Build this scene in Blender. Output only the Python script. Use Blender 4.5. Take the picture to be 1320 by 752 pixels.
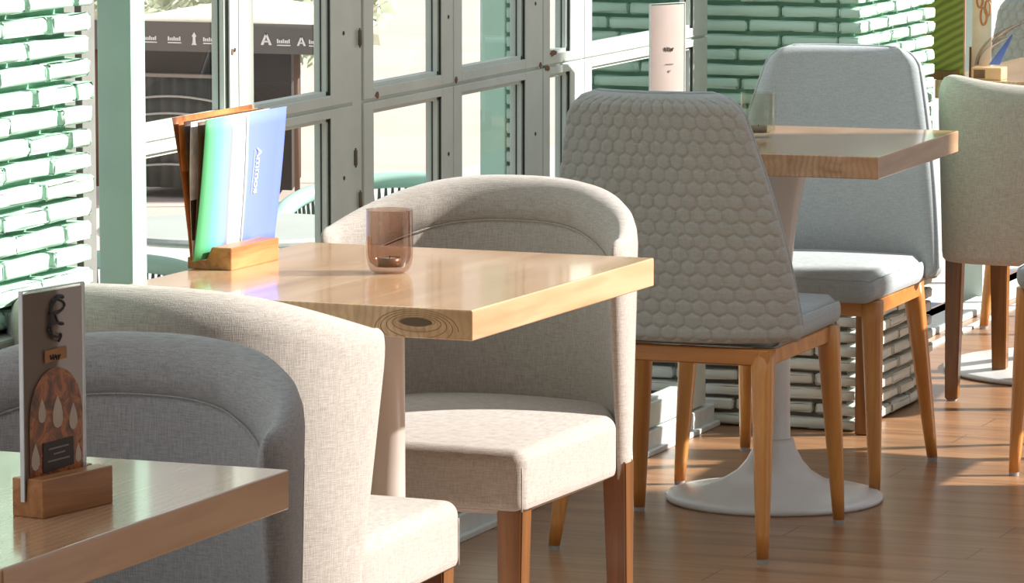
import bpy, bmesh, math, random
from math import sin, cos, pi, radians, sqrt, atan2
from mathutils import Vector, Matrix
random.seed(7)
S = bpy.context.scene
for o in list(bpy.data.objects): bpy.data.objects.remove(o)
COL = S.collection

# ------------------------------------------------------------------ camera, world, sun
cam_d = bpy.data.cameras.new('camera'); cam = bpy.data.objects.new('camera', cam_d); COL.objects.link(cam)
TH, PI_ = .3548, .1191
fwd = Vector((-sin(TH)*cos(PI_), cos(TH)*cos(PI_), -sin(PI_)))
cam.location = (0, 0, 1.5587)
cam.rotation_euler = fwd.to_track_quat('-Z', 'Y').to_euler()
cam_d.sensor_width = 36; cam_d.lens = 5908.4*36/1320; cam_d.clip_end = 500; cam_d.clip_start = .05
S.camera = cam
S.view_settings.view_transform = 'Standard'; S.view_settings.look = 'None'
S.view_settings.exposure = 0.05; S.view_settings.gamma = 1; S.view_settings.use_curve_mapping = False

SUN_AZ, SUN_TAN = radians(24), .64
W = bpy.data.worlds.new('sky'); S.world = W; W.use_nodes = True
nt = W.node_tree; nt.nodes.clear()
wo = nt.nodes.new('ShaderNodeOutputWorld'); bg = nt.nodes.new('ShaderNodeBackground')
tc = nt.nodes.new('ShaderNodeTexCoord'); sx = nt.nodes.new('ShaderNodeSeparateXYZ'); cr = nt.nodes.new('ShaderNodeValToRGB')
cr.color_ramp.elements[0].position = 0.0; cr.color_ramp.elements[0].color = (.95, .93, .90, 1)
cr.color_ramp.elements[1].position = 0.7; cr.color_ramp.elements[1].color = (.82, .88, .97, 1)
nt.links.new(tc.outputs['Generated'], sx.inputs[0]); nt.links.new(sx.outputs['Z'], cr.inputs[0])
nt.links.new(cr.outputs[0], bg.inputs[0]); nt.links.new(bg.outputs[0], wo.inputs[0]); bg.inputs[1].default_value = .73
sun_d = bpy.data.lights.new('sun', 'SUN'); sun_o = bpy.data.objects.new('sun', sun_d); COL.objects.link(sun_o)
sun_d.energy = 9.6; sun_d.angle = radians(1.2); sun_d.color = (1, .965, .915)
to_sun = Vector((cos(SUN_AZ), sin(SUN_AZ), SUN_TAN)).normalized()
sun_o.location = (4, 6, 6); sun_o.rotation_euler = to_sun.to_track_quat('Z', 'Y').to_euler()

# ------------------------------------------------------------------ materials
def new_mat(name):
    m = bpy.data.materials.new(name); m.use_nodes = True
    n = m.node_tree; b = n.nodes['Principled BSDF']
    return m, n, b
def srgb(r, g, b):
    f = lambda c: (c/255/12.92) if c/255 <= .04045 else ((c/255+.055)/1.055)**2.4
    return (f(r), f(g), f(b), 1)
def coords(n, scale=(1, 1, 1), kind='Object', rot=(0, 0, 0)):
    t = n.nodes.new('ShaderNodeTexCoord'); mp = n.nodes.new('ShaderNodeMapping')
    mp.inputs['Scale'].default_value = scale; mp.inputs['Rotation'].default_value = rot
    n.links.new(t.outputs[kind], mp.inputs[0]); return mp.outputs[0]
def noise(n, vec, scale, detail=3, rough=.5, dist=0):
    t = n.nodes.new('ShaderNodeTexNoise'); t.inputs['Scale'].default_value = scale
    t.inputs['Detail'].default_value = detail; t.inputs['Roughness'].default_value = rough
    t.inputs['Distortion'].default_value = dist
    n.links.new(vec, t.inputs['Vector']); return t.outputs['Fac']
def ramp(n, fac, stops):
    r = n.nodes.new('ShaderNodeValToRGB'); e = r.color_ramp.elements
    e[0].position, e[0].color = stops[0]; e[1].position, e[1].color = stops[-1]
    for p, c in stops[1:-1]:
        x = e.new(p); x.color = c
    n.links.new(fac, r.inputs[0]); return r.outputs[0]
def mixc(n, a, b, fac, mode='MIX'):
    m = n.nodes.new('ShaderNodeMix'); m.data_type = 'RGBA'; m.blend_type = mode
    for sock, v in ((m.inputs[6], a), (m.inputs[7], b), (m.inputs[0], fac)):
        if isinstance(v, (int, float, tuple)): sock.default_value = v
        else: n.links.new(v, sock)
    return m.outputs[2]
def bump(n, b, h, strength=.3, dist=.001):
    bn = n.nodes.new('ShaderNodeBump'); bn.inputs['Strength'].default_value = strength
    bn.inputs['Distance'].default_value = dist
    n.links.new(h, bn.inputs['Height']); n.links.new(bn.outputs[0], b.inputs['Normal'])
def mathn(n, op, a, b=None):
    m = n.nodes.new('ShaderNodeMath'); m.operation = op
    for i, v in enumerate((a, b)):
        if v is None: continue
        if isinstance(v, (int, float)): m.inputs[i].default_value = v
        else: n.links.new(v, m.inputs[i])
    return m.outputs[0]

def plain(name, col, rough=.5, metal=0, var=.08, scale=30, bmp=.1):
    m, n, b = new_mat(name); v = coords(n)
    f = noise(n, v, scale, 4)
    c = tuple(col)
    n.links.new(ramp(n, f, [(.3, tuple(x*(1-var) for x in c[:3])+(1,)), (.7, tuple(min(1, x*(1+var)) for x in c[:3])+(1,))]), b.inputs['Base Color'])
    b.inputs['Roughness'].default_value = rough; b.inputs['Metallic'].default_value = metal
    if bmp: bump(n, b, f, bmp, .0006)
    return m
def fabric(name, col, col2, weave=1.0):
    m, n, b = new_mat(name)
    f1 = noise(n, coords(n, (60, 60, 900)), 1, 2, .6)      # weft threads
    f2 = noise(n, coords(n, (800, 800, 50)), 1, 2, .6)      # warp slubs
    f3 = noise(n, coords(n), 6, 3)
    mx = mathn(n, 'MULTIPLY', mathn(n, 'ADD', f1, f2), .5)
    c = ramp(n, mx, [(.36, col2), (.62, col)])
    c = mixc(n, c, col2, mathn(n, 'MULTIPLY', f3, .22))
    n.links.new(c, b.inputs['Base Color']); b.inputs['Roughness'].default_value = .95
    b.inputs['Specular IOR Level'].default_value = .15
    b.inputs['Sheen Weight'].default_value = .25; b.inputs['Sheen Roughness'].default_value = .5
    bump(n, b, mx, .55*weave, .0015)
    return m
def wood(name, dark, mid, light, axis='Y', rough=.3, coat=0, scale=1.0, knots=False, planks=0, lines=False):
    m, n, b = new_mat(name)
    sc = {'X': (1.2, 16, 16), 'Y': (16, 1.2, 16), 'Z': (16, 16, 1.2)}[axis]
    v = coords(n, tuple(s*scale for s in sc))
    f = noise(n, v, 1, 5, .6, .6)
    fine = noise(n, coords(n, tuple(s*scale*6 for s in sc)), 1, 3, .6)
    c = ramp(n, f, [(.28, dark), (.5, mid), (.72, light)])
    c = mixc(n, c, dark, mathn(n, 'MULTIPLY', mathn(n, 'POWER', fine, 3), .5))
    if knots:
        vo = n.nodes.new('ShaderNodeTexVoronoi'); vo.inputs['Scale'].default_value = 1
        n.links.new(coords(n, (9, 3.2, 9)), vo.inputs['Vector'])
        k = ramp(n, vo.outputs['Distance'], [(0.0, (1, 1, 1, 1)), (.05, (.8, .8, .8, 1)), (.11, (0, 0, 0, 1))])
        c = mixc(n, c, tuple(x*.45 for x in dark[:3])+(1,), mathn(n, 'MULTIPLY', k, .35))
    n.links.new(c, b.inputs['Base Color'])
    b.inputs['Roughness'].default_value = rough; b.inputs['Coat Weight'].default_value = coat
    b.inputs['Coat Roughness'].default_value = .12
    bump(n, b, fine, .12, .0005)
    return m

M = {}
M['linen'] = fabric('beige_linen', (.475, .43, .385, 1), (.31, .27, .235, 1))
M['linen_shaded'] = fabric('shaded_grey_linen', (.45, .43, .405, 1), (.27, .26, .25, 1))  # linen greyed to paint in the cool shade on the nearest armchair
M['quilt'] = fabric('grey_quilted_fabric', (.44, .455, .43, 1), (.33, .34, .32, 1), .5)
M['chair_cloth'] = fabric('pale_grey_fabric', (.47, .52, .52, 1), (.33, .37, .38, 1), .5)
M['leg_dark'] = wood('walnut_stained_leg', srgb(80, 46, 16), srgb(118, 72, 27), srgb(158, 102, 44), 'Z', .35, .3)
M['leg_oak'] = wood('light_oak_leg', srgb(170, 105, 45), srgb(200, 135, 65), srgb(222, 160, 85), 'Z', .35, .3)
M['apron_oak'] = wood('light_oak_rail', srgb(165, 100, 42), srgb(192, 126, 60), srgb(215, 150, 80), 'X', .35, .3)
M['block'] = wood('oiled_wood_block', srgb(140, 88, 45), srgb(180, 122, 70), srgb(208, 152, 98), 'Y', .45, .1, 2.5, True)
M['white_metal'] = plain('white_enamel', (.70, .69, .67, 1), .28, 0, .05, 8, .02)
M['shaded_metal'] = plain('shaded_white_enamel', (.50, .44, .39, 1), .35, 0, .05, 8, .02)  # white enamel darkened to paint in the tabletop's shadow on the column
M['foot'] = plain('grey_nylon_glide', (.35, .35, .35, 1), .5)
M['frame'] = plain('sage_painted_steel', srgb(206, 217, 208), .42, 0, .05, 14, .15)
M['frame_green'] = plain('mint_painted_steel', srgb(182, 222, 205), .45, 0, .05, 10, .1)
M['rubber'] = plain('dark_gasket', (.03, .035, .03, 1), .7)
M['rust'] = plain('rusty_chip', (.20, .11, .06, 1), .9, 0, .5, 400)
M['white_paint'] = plain('white_painted_track', (.72, .76, .73, 1), .5)
M['acrylic_edge'] = plain('frosted_acrylic', (.75, .77, .76, 1), .25)
M['wax'] = plain('tealight_wax', (.75, .72, .66, 1), .5)
M['tin'] = plain('tealight_cup', (.30, .24, .20, 1), .35, .3)
M['black'] = plain('black_print', (.03, .028, .027, 1), .6)
M['white'] = plain('white_print', (.85, .86, .88, 1), .6)
M['grey_print'] = plain('grey_print', (.25, .22, .21, 1), .6)
M['navy'] = plain('navy_mat', (.06, .09, .15, 1), .8)
M['wall'] = plain('pale_plaster', (.62, .62, .58, 1), .8, 0, .05, 3, .1)
M['panel'] = plain('dark_low_bounce_panel', (.16, .115, .08, 1), .8, 0, .05, 3, .1)  # kept dark so the unseen shade wall bounces little light back
M['ledge'] = plain('grey_stone_ledge', srgb(165, 168, 160), .5, 0, .08, 12, .1)
M['plinth'] = plain('dark_plinth', srgb(105, 96, 86), .7)

def table_wood():
    m, n, b = new_mat('varnished_pine_tabletop')
    # planks glued side by side, grain along Y
    geo = coords(n)
    sep = n.nodes.new('ShaderNodeSeparateXYZ'); n.links.new(geo, sep.inputs[0])
    pl = mathn(n, 'FLOOR', mathn(n, 'MULTIPLY', sep.outputs[0], 1/.115))
    comb = n.nodes.new('ShaderNodeCombineXYZ')
    n.links.new(mathn(n, 'MULTIPLY', pl, 3.7), comb.inputs[0]); n.links.new(mathn(n, 'MULTIPLY', pl, 5.3), comb.inputs[1])
    add = n.nodes.new('ShaderNodeVectorMath'); add.operation = 'ADD'
    n.links.new(coords(n, (11, 1.5, 14)), add.inputs[0]); n.links.new(comb.outputs[0], add.inputs[1])
    f = noise(n, add.outputs[0], 1, 4, .55, 1.3)
    wv = n.nodes.new('ShaderNodeTexWave'); wv.wave_type = 'BANDS'; wv.bands_direction = 'X'
    wv.inputs['Scale'].default_value = 2.4; wv.inputs['Distortion'].default_value = 7; wv.inputs['Detail'].default_value = 2
    wv.inputs['Detail Scale'].default_value = .8
    n.links.new(add.outputs[0], wv.inputs['Vector'])
    c = ramp(n, f, [(.25, srgb(170, 130, 94)), (.5, srgb(200, 160, 122)), (.75, srgb(220, 184, 148))])
    c = mixc(n, c, srgb(150, 102, 62), mathn(n, 'MULTIPLY', mathn(n, 'POWER', wv.outputs['Fac'], 2.5), .38))
    wn = n.nodes.new('ShaderNodeTexWhiteNoise'); wn.noise_dimensions = '1D'; n.links.new(pl, wn.inputs['W'])
    c = mixc(n, c, srgb(192, 146, 104), mathn(n, 'MULTIPLY', wn.outputs['Value'], .45))
    n.links.new(c, b.inputs['Base Color'])
    b.inputs['Roughness'].default_value = .22; b.inputs['Coat Weight'].default_value = .6; b.inputs['Coat Roughness'].default_value = .08
    return m
M['table'] = table_wood()

def floor_mat():
    m, n, b = new_mat('oak_laminate_planks')
    v = coords(n)
    br = n.nodes.new('ShaderNodeTexBrick'); n.links.new(v, br.inputs['Vector'])
    br.inputs['Color1'].default_value = (.2, .2, .2, 1); br.inputs['Color2'].default_value = (.9, .9, .9, 1); br.inputs['Mortar'].default_value = (0, 0, 0, 1)
    br.inputs['Scale'].default_value = 1; br.inputs['Brick Width'].default_value = 1.1; br.inputs['Row Height'].default_value = .13
    br.inputs['Mortar Size'].default_value = .0012; br.inputs['Mortar Smooth'].default_value = 0; br.offset = .37
    f = noise(n, coords(n, (1.3, 17, 1)), 1, 5, .6, .8)
    g = noise(n, coords(n, (5, 130, 1)), 1, 3, .6)
    c = ramp(n, f, [(.3, srgb(124, 88, 60)), (.5, srgb(156, 116, 82)), (.72, srgb(184, 142, 104))])
    c = mixc(n, c, srgb(110, 78, 54), mathn(n, 'MULTIPLY', g, .4))
    bw = n.nodes.new('ShaderNodeRGBToBW'); n.links.new(br.outputs['Color'], bw.inputs[0])
    c = mixc(n, c, srgb(176, 126, 86), mathn(n, 'MULTIPLY', bw.outputs[0], .35))
    c = mixc(n, c, srgb(70, 45, 30), br.outputs['Fac'])
    n.links.new(c, b.inputs['Base Color'])
    b.inputs['Roughness'].default_value = .34; b.inputs['Coat Weight'].default_value = .25; b.inputs['Coat Roughness'].default_value = .25
    bump(n, b, g, .12, .0006)
    return m
M['floor'] = floor_mat()

def brick_mat():
    m, n, b = new_mat('mint_painted_brick')
    g = n.nodes.new('ShaderNodeNewGeometry'); sep = n.nodes.new('ShaderNodeSeparateXYZ'); n.links.new(g.outputs['Position'], sep.inputs[0])
    f = noise(n, coords(n, (8, 8, 8), 'Object'), 1, 4)
    # worn, paler paint towards the floor (the paint itself is white there)
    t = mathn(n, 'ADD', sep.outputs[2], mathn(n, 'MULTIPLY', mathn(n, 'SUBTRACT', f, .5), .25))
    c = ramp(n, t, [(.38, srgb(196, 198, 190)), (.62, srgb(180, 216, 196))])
    f2 = noise(n, coords(n, (40, 40, 70)), 1, 4)
    c = mixc(n, c, srgb(205, 225, 215), mathn(n, 'MULTIPLY', f2, .25))
    n.links.new(c, b.inputs['Base Color']); b.inputs['Roughness'].default_value = .6
    bump(n, b, f2, .5, .003)
    return m
M['brick'] = brick_mat()
def mortar_mat():
    m, n, b = new_mat('recessed_mortar')
    g = n.nodes.new('ShaderNodeNewGeometry'); sep = n.nodes.new('ShaderNodeSeparateXYZ'); n.links.new(g.outputs['Position'], sep.inputs[0])
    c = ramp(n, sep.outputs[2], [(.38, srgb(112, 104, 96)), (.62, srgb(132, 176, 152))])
    n.links.new(c, b.inputs['Base Color']); b.inputs['Roughness'].default_value = .9
    return m
M['mortar'] = mortar_mat()

def glass_mat(name, tint=(1, 1, 1, 1), rough=0.0, refl=1.0):
    m = bpy.data.materials.new(name); m.use_nodes = True; n = m.node_tree; n.nodes.clear()
    o = n.nodes.new('ShaderNodeOutputMaterial'); t = n.nodes.new('ShaderNodeBsdfTransparent'); t.inputs[0].default_value = tint
    g = n.nodes.new('ShaderNodeBsdfGlossy'); g.inputs['Roughness'].default_value = rough
    fr = n.nodes.new('ShaderNodeFresnel'); fr.inputs[0].default_value = 1.5
    mx = n.nodes.new('ShaderNodeMixShader')
    geo = n.nodes.new('ShaderNodeNewGeometry')
    front = mathn(n, 'SUBTRACT', 1.0, geo.outputs['Backfacing'])
    n.links.new(mathn(n, 'MULTIPLY', mathn(n, 'MULTIPLY', fr.outputs[0], refl), front), mx.inputs[0]); n.links.new(t.outputs[0], mx.inputs[1]); n.links.new(g.outputs[0], mx.inputs[2])
    n.links.new(mx.outputs[0], o.inputs[0]); return m
M['glass'] = glass_mat('window_glass', (.97, .985, .975, 1))
M['acrylic'] = glass_mat('clear_acrylic', (.96, .97, .97, 1), .02)
M['smoked'] = glass_mat('smoked_brown_glass', (.80, .71, .66, 1), .05, 1.3)
M['clear_cup'] = glass_mat('clear_cup_glass', (.92, .93, .88, 1), .03, 1.3)

def pave_mat():
    m, n, b = new_mat('pale_pink_paving')
    f = noise(n, coords(n, (.10, .35, 1)), 1, 4, .6)
    f2 = noise(n, coords(n, (1.5, 1.5, 1)), 1, 3)
    c = ramp(n, f, [(.3, srgb(196, 174, 164)), (.6, srgb(214, 192, 182))])  # long darker bands paint faint shadow waves on the paving
    c = mixc(n, c, srgb(222, 210, 200), mathn(n, 'MULTIPLY', f2, .4))
    n.links.new(c, b.inputs['Base Color']); b.inputs['Roughness'].default_value = .9
    return m
M['pave'] = pave_mat()
M['terrace'] = plain('pale_terrace_slab', srgb(205, 203, 198), .8, 0, .06, 2, .1)

# ------------------------------------------------------------------ mesh helpers
def obj(name, me_or_bm, mat, parent=None, smooth=False, loc=None, rot=None):
    if isinstance(me_or_bm, bmesh.types.BMesh):
        me = bpy.data.meshes.new(name); bmesh.ops.recalc_face_normals(me_or_bm, faces=me_or_bm.faces)
        me_or_bm.to_mesh(me); me_or_bm.free()
    else: me = me_or_bm
    if mat is not None and not me.materials: me.materials.append(mat)
    if smooth: me.shade_smooth()
    o = bpy.data.objects.new(name, me); COL.objects.link(o)
    if parent: o.parent = parent
    if loc: o.location = loc
    if rot: o.rotation_euler = rot
    return o
def thing(name, label, cat, loc=(0, 0, 0), rz=0, group=None):
    o = bpy.data.objects.new(name, None); COL.objects.link(o); o.location = loc; o.rotation_euler = (0, 0, rz)
    o.empty_display_size = .1; tag(o, label, cat, group); return o
def tag(o, label, cat, group=None, kind=None):
    o['label'] = label; o['category'] = cat
    if group: o['group'] = group
    if kind: o['kind'] = kind
    return o
def struct(name, bm, mat, smooth=False):
    o = obj(name, bm, mat, None, smooth); o['kind'] = 'structure'; return o
def copy_thing(root, loc, rz, label, group=None):
    def cp(o, parent):
        c = o.copy(); COL.objects.link(c); c.parent = parent
        for ch in list(o.children): cp(ch, c)
        return c
    r = cp(root, None); r.location = loc; r.rotation_euler = (0, 0, rz); r['label'] = label
    if group: r['group'] = group
    return r
def box(bm, x0, x1, y0, y1, z0, z1):
    v = [bm.verts.new(p) for p in ((x0,y0,z0),(x1,y0,z0),(x1,y1,z0),(x0,y1,z0),(x0,y0,z1),(x1,y0,z1),(x1,y1,z1),(x0,y1,z1))]
    for f in ((3,2,1,0),(4,5,6,7),(0,1,5,4),(1,2,6,5),(2,3,7,6),(3,0,4,7)): bm.faces.new([v[i] for i in f])
    return v
def rbox(bm, x0, x1, y0, y1, z0, z1, r=.005, seg=3, fn=None, nx=1, ny=1, nz=1):
    """box with rounded edges; n* = extra subdivisions of the flat parts; fn deforms the points"""
    r = min(r, (x1-x0)/2*.99, (y1-y0)/2*.99, (z1-z0)/2*.99)
    def ax(a, b, n):
        s = [a+r*(1-cos(pi/2*i/seg)) if False else a+r*i/seg for i in range(seg+1)]
        e = [b-r+r*i/seg for i in range(seg+1)]
        mid = [a+r+(b-a-2*r)*i/n for i in range(1, n)]
        return s+mid+e
    X, Y, Z = ax(x0, x1, nx), ax(y0, y1, ny), ax(z0, z1, nz)
    vd = {}
    def V(i, j, k):
        if (i, j, k) in vd: return vd[i, j, k]
        p = Vector((X[i], Y[j], Z[k]))
        q = Vector((min(max(p.x, x0+r), x1-r), min(max(p.y, y0+r), y1-r), min(max(p.z, z0+r), z1-r)))
        d = p-q
        # cube -> sphere mapping keeps spacing even
        if d.length > 1e-9:
            m = max(abs(d.x), abs(d.y), abs(d.z))
            d = Vector([math.tan(c/r*pi/4) if abs(c) <= r else c for c in d]).normalized()*r if m > r*.999 else d
        p = q+d
        if fn: p = Vector(fn(p))
        vd[i, j, k] = bm.verts.new(p); return vd[i, j, k]
    a, b, c = len(X)-1, len(Y)-1, len(Z)-1
    for i in range(a):
        for j in range(b):
            bm.faces.new((V(i,j,0), V(i,j+1,0), V(i+1,j+1,0), V(i+1,j,0))); bm.faces.new((V(i,j,c), V(i+1,j,c), V(i+1,j+1,c), V(i,j+1,c)))
    for i in range(a):
        for k in range(c):
            bm.faces.new((V(i,0,k), V(i+1,0,k), V(i+1,0,k+1), V(i,0,k+1))); bm.faces.new((V(i,b,k), V(i,b,k+1), V(i+1,b,k+1), V(i+1,b,k)))
    for j in range(b):
        for k in range(c):
            bm.faces.new((V(0,j,k), V(0,j,k+1), V(0,j+1,k+1), V(0,j+1,k))); bm.faces.new((V(a,j,k), V(a,j+1,k), V(a,j+1,k+1), V(a,j,k+1)))
    return bm
def lathe(bm, prof, n=48, cx=0, cy=0, z=0):
    rings = []
    for r, h in prof:
        rings.append([bm.verts.new((cx+r*cos(2*pi*i/n), cy+r*sin(2*pi*i/n), z+h)) for i in range(n)] if r > 1e-6 else [bm.verts.new((cx, cy, z+h))])
    for A, B in zip(rings, rings[1:]):
        for i in range(n):
            j = (i+1) % n
            if len(A) == 1 and len(B) == 1: continue
            if len(A) == 1: bm.faces.new((A[0], B[j], B[i]))
            elif len(B) == 1: bm.faces.new((A[i], A[j], B[0]))
            else: bm.faces.new((A[i], A[j], B[j], B[i]))
    return bm
def tube(bm, pts, rad, n=10, closed=False, flat=1.0):
    pts = [Vector(p) for p in pts]; R = rad if isinstance(rad, (list, tuple)) else [rad]*len(pts)
    rings = []; N = len(pts)
    for i, p in enumerate(pts):
        a = pts[(i-1) % N] if (closed or i > 0) else p; b = pts[(i+1) % N] if (closed or i < N-1) else p
        t = (b-a).normalized(); up = Vector((0, 0, 1)) if abs(t.z) < .9 else Vector((0, 1, 0))
        u = t.cross(up).normalized(); w = u.cross(t).normalized()
        rings.append([bm.verts.new(p+u*R[i]*cos(2*pi*k/n)+w*R[i]*flat*sin(2*pi*k/n)) for k in range(n)])
    pairs = list(zip(rings, rings[1:]))+([(rings[-1], rings[0])] if closed else [])
    for A, B in pairs:
        for k in range(n): bm.faces.new((A[k], A[(k+1) % n], B[(k+1) % n], B[k]))
    if not closed: bm.faces.new(rings[0][::-1]); bm.faces.new(rings[-1])
    return bm
def loft(bm, rings, cap=True, wrap=True):
    R = [[bm.verts.new(p) for p in r] for r in rings]; n = len(R[0])
    for A, B in zip(R, R[1:]):
        for k in range(n if wrap else n-1): bm.faces.new((A[k], A[(k+1) % n], B[(k+1) % n], B[k]))
    if cap and wrap:
        bm.faces.new(R[0][::-1]); bm.faces.new(R[-1])
    return bm
def prism(bm, poly, y0, y1):        # polygon in XZ extruded along Y
    A = [bm.verts.new((x, y0, z)) for x, z in poly]; B = [bm.verts.new((x, y1, z)) for x, z in poly]
    bm.faces.new(A); bm.faces.new(B[::-1])
    for i in range(len(poly)):
        j = (i+1) % len(poly); bm.faces.new((A[j], A[i], B[i], B[j]))
    return bm
def NB(): return bmesh.new()
def text_mesh(txt, size, extrude=.0003, bold=0.0):
    cu = bpy.data.curves.new('lettering', 'FONT'); cu.body = txt; cu.size = size; cu.extrude = extrude; cu.offset = bold
    cu.align_x = 'CENTER'; cu.align_y = 'CENTER'
    o = bpy.data.objects.new('lettering', cu); COL.objects.link(o)
    dg = bpy.context.evaluated_depsgraph_get(); me = bpy.data.meshes.new_from_object(o.evaluated_get(dg))
    bpy.data.objects.remove(o); me.materials.clear(); return me

# ------------------------------------------------------------------ room shell
XW = -3.195
bm = NB(); box(bm, -3.30, .6, -2, 15, -.12, 0); struct('floor', bm, M['floor'])
for nm, (y0, y1) in {'wall_shade_right': (-2, 6.62), 'wall_shade_pier': (9.05, 10.60)}.items():  # unseen wall and pier, added and sized to shade the furniture
    bm = NB(); rbox(bm, .5, .72, y0, y1, 0, 4.1, .01); o = struct('wall_shade_right', bm, M['panel'])
bm = NB(); rbox(bm, -3.3, .72, 15, 15.2, 0, 3.3, .01); struct('wall_end', bm, M['wall'])

def brick_faces(name, x0, x1, y0, y1, z0, z1, front=True, seed=1, course=.0335, ragged=.012):
    """pillar of long thin painted bricks; its +X face and its -Y face are laid brick by brick"""
    rnd = random.Random(seed); bm = NB(); bb = NB()
    box(bb, x0, x1-.03, y0+.022, y1-.022, z0, z1)
    nz = int((z1-z0)/course)
    def brick(a0, a1, c0, c1, d0, d1):
        def fn(p): return (p.x+rnd.uniform(-.0011, .0011), p.y+rnd.uniform(-.0011, .0011), p.z+rnd.uniform(-.0014, .0014))
        rbox(bm, a0, a1, c0, c1, d0, d1, .005, 2, fn, max(1, int((a1-a0)/.05)), max(1, int((c1-c0)/.05)))
    for k in range(nz):
        za = z0+k*course+.0052; zb = z0+(k+1)*course-.0045
        # +X face: stretchers along Y, the end ones stick out raggedly
        y = y0-rnd.uniform(0, .006); L = .145; ye = y1+rnd.uniform(-.004, ragged)
        first = True
        while y < ye-.02:
            l = (L*(.5 if k % 2 else 1)) if first else rnd.uniform(.125, .165)
            e = min(y+l, ye)
            if ye-e < .05: e = ye
            brick(x1-.05, x1+rnd.uniform(-.003, .004), y, e-(.007 if e < ye else 0), za+rnd.uniform(-.001, .001), zb+rnd.uniform(-.001, .001)); y = e; first = False
        if front:
            x = x1-.002; first = True
            while x > x0+.02:
                l = (.19*(.55 if k % 2 else 1)) if first else rnd.uniform(.15, .20)
                e = max(x-l, x0)
                xx1 = x-(.052 if first else 0)
                if xx1-e > .02: brick(e+.007, xx1, y0+rnd.uniform(-.004, .003), y0+.05, za+rnd.uniform(-.001, .001), zb+rnd.uniform(-.001, .001))
                x = e; first = False
    o = struct(name, bb, M['mortar']); p = obj('brickwork', bm, M['brick'], o, True)
    return o
brick_faces('wall_pillar_far', -3.56, -2.85, 9.95, 10.59, 0, 2.42, True, 3)
brick_faces('wall_pillar_near', -3.30, -2.85, 5.25, 5.950, .745, 2.42, True, 8)
bm = NB(); rbox(bm, -3.28, -2.83, 5.2, 5.95, .712, .742, .004); o = struct('trim_1', bm, M['ledge'])
bm = NB(); rbox(bm, -3.25, -2.87, 5.22, 5.92, 0, .712, .004); o = struct('wall_plinth', bm, M['plinth'])

# steel framed glazing, built member by member:  (y0, y1) = visible width of each glass pane on the wall plane
def screw_mesh():
    b_ = NB(); lathe(b_, [(0, .0008), (.0035, .0008), (.0042, 0), (0, -.001)], 12); me = bpy.data.meshes.new('screw'); b_.to_mesh(me); b_.free(); me.materials.append(M['rubber']); return me
SCREW = screw_mesh()
def sash(idx, y0, y1, z0, z1, rail_top, rail_bot, stile0, stile1):
    """a casement: outer frame and its glass, y0..y1 outer size"""
    fx0, fx1 = XW-.035, XW
    f = NB()
    rbox(f, fx0, fx1, y0, y0+stile0, z0, z1, .0015, 2)
    rbox(f, fx0, fx1, y1-stile1, y1, z0, z1, .0015, 2)
    rbox(f, fx0, fx1, y0+stile0, y1-stile1, z0, z0+rail_bot, .0015, 2)
    rbox(f, fx0, fx1, y0+stile0, y1-stile1, z1-rail_top, z1, .0015, 2)
    # glazing bead step
    a0, a1, b0, b1 = y0+stile0, y1-stile1, z0+rail_bot, z1-rail_top
    t = .007
    for q in ((a0, a0+t, b0, b1), (a1-t, a1, b0, b1), (a0, a1, b0, b0+t), (a0, a1, b1-t, b1)):
        box(f, XW-.030, XW-.008, *q)
    o = struct('window_%d' % idx, f, M['frame'])
    g = NB(); box(g, XW-.024, XW-.020, a0+.004, a1-.004, b0+.004, b1-.004); obj('glass', g, M['glass'], o)
    s = NB()
    box(s, XW-.0065, XW-.0025, a1-.0016, a1+.0004, b0, b1); box(s, XW-.0195, XW-.017, a1-t-.0012, a1-t, b0+t, b1-t)
    obj('gasket', s, M['rubber'], o)
    for zz in (z0+.13, (z0+z1)/2, z1-.13):
        so = obj('screw', SCREW, None, o, loc=(XW+.0004, y1-stile1*.45, zz), rot=(0, pi/2, 0))
    return o
ZT = .9                       # transom
vert = [(6.867, 7.250), (7.290, 7.790), (7.832, 8.278), (8.300, 8.811), (8.822, 9.030), (9.064, 9.90)]
GL = [(6.867, 7.226), (7.329, 7.680), (7.885, 8.236), (8.345, 8.705), (8.850, 8.975), (9.110, 9.80)]
k = 1
for (y0, y1), (g0, g1) in zip([(6.820, 7.262), (7.266, 7.785), (7.838, 8.296), (8.300, 8.806), (8.810, 9.060), (9.064, 9.90)], GL):
    for z0, z1, rt, rb in ((.055, ZT-.003, .016, .055), (ZT+.003, 2.35, .03, .020)):
        sash(k, y0, y1, z0, z1, rt, rb, max(g0-y0, .008), max(y1-g1, .01)); k += 1
bm = NB()   # fixed posts and rails that carry the sashes
for a, b, d in ((7.788, 7.835, .006),):
    rbox(bm, XW-.06, XW+(-.004 if d < .01 else 0), a, b, 0.03, 2.4, .0015, 2)
rbox(bm, XW-.045, XW+.004, 6.82, 9.93, 2.352, 2.42, .002, 2)
box(bm, XW-.05, XW-.006, 6.82, 9.9, ZT-.003, ZT+.003)
struct('trim_2', bm, M['frame'])
bm = NB(); rbox(bm, XW-.055, XW+.006, 6.812, 6.868, .03, 2.42, .002, 2); struct('trim_3', bm, M['frame_green'])
bm = NB(); rbox(bm, XW-.06, XW+.006, 6.6, 9.95, 0, .05, .003, 2); rbox(bm, XW+.006, XW+.02, 6.6, 9.95, 0, .012, .002, 2); struct('baseboard_left', bm, M['white_paint'])
bm = NB(); rbox(bm, XW-.12, XW-.045, 5.2, 6.698, 0, 2.42, .003, 2)
rbox(bm, XW-.045, XW, 6.640, 6.690, 0, 2.42, .002, 2); rbox(bm, XW-.045, XW-.004, 6.56, 6.625, 0, 2.42, .002, 2)
struct('trim_4', bm, plain('shaded_grey_steel', (.22, .23, .21, 1), .6))  # grey darkened so the sunlit strips look like an unlit face
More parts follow.
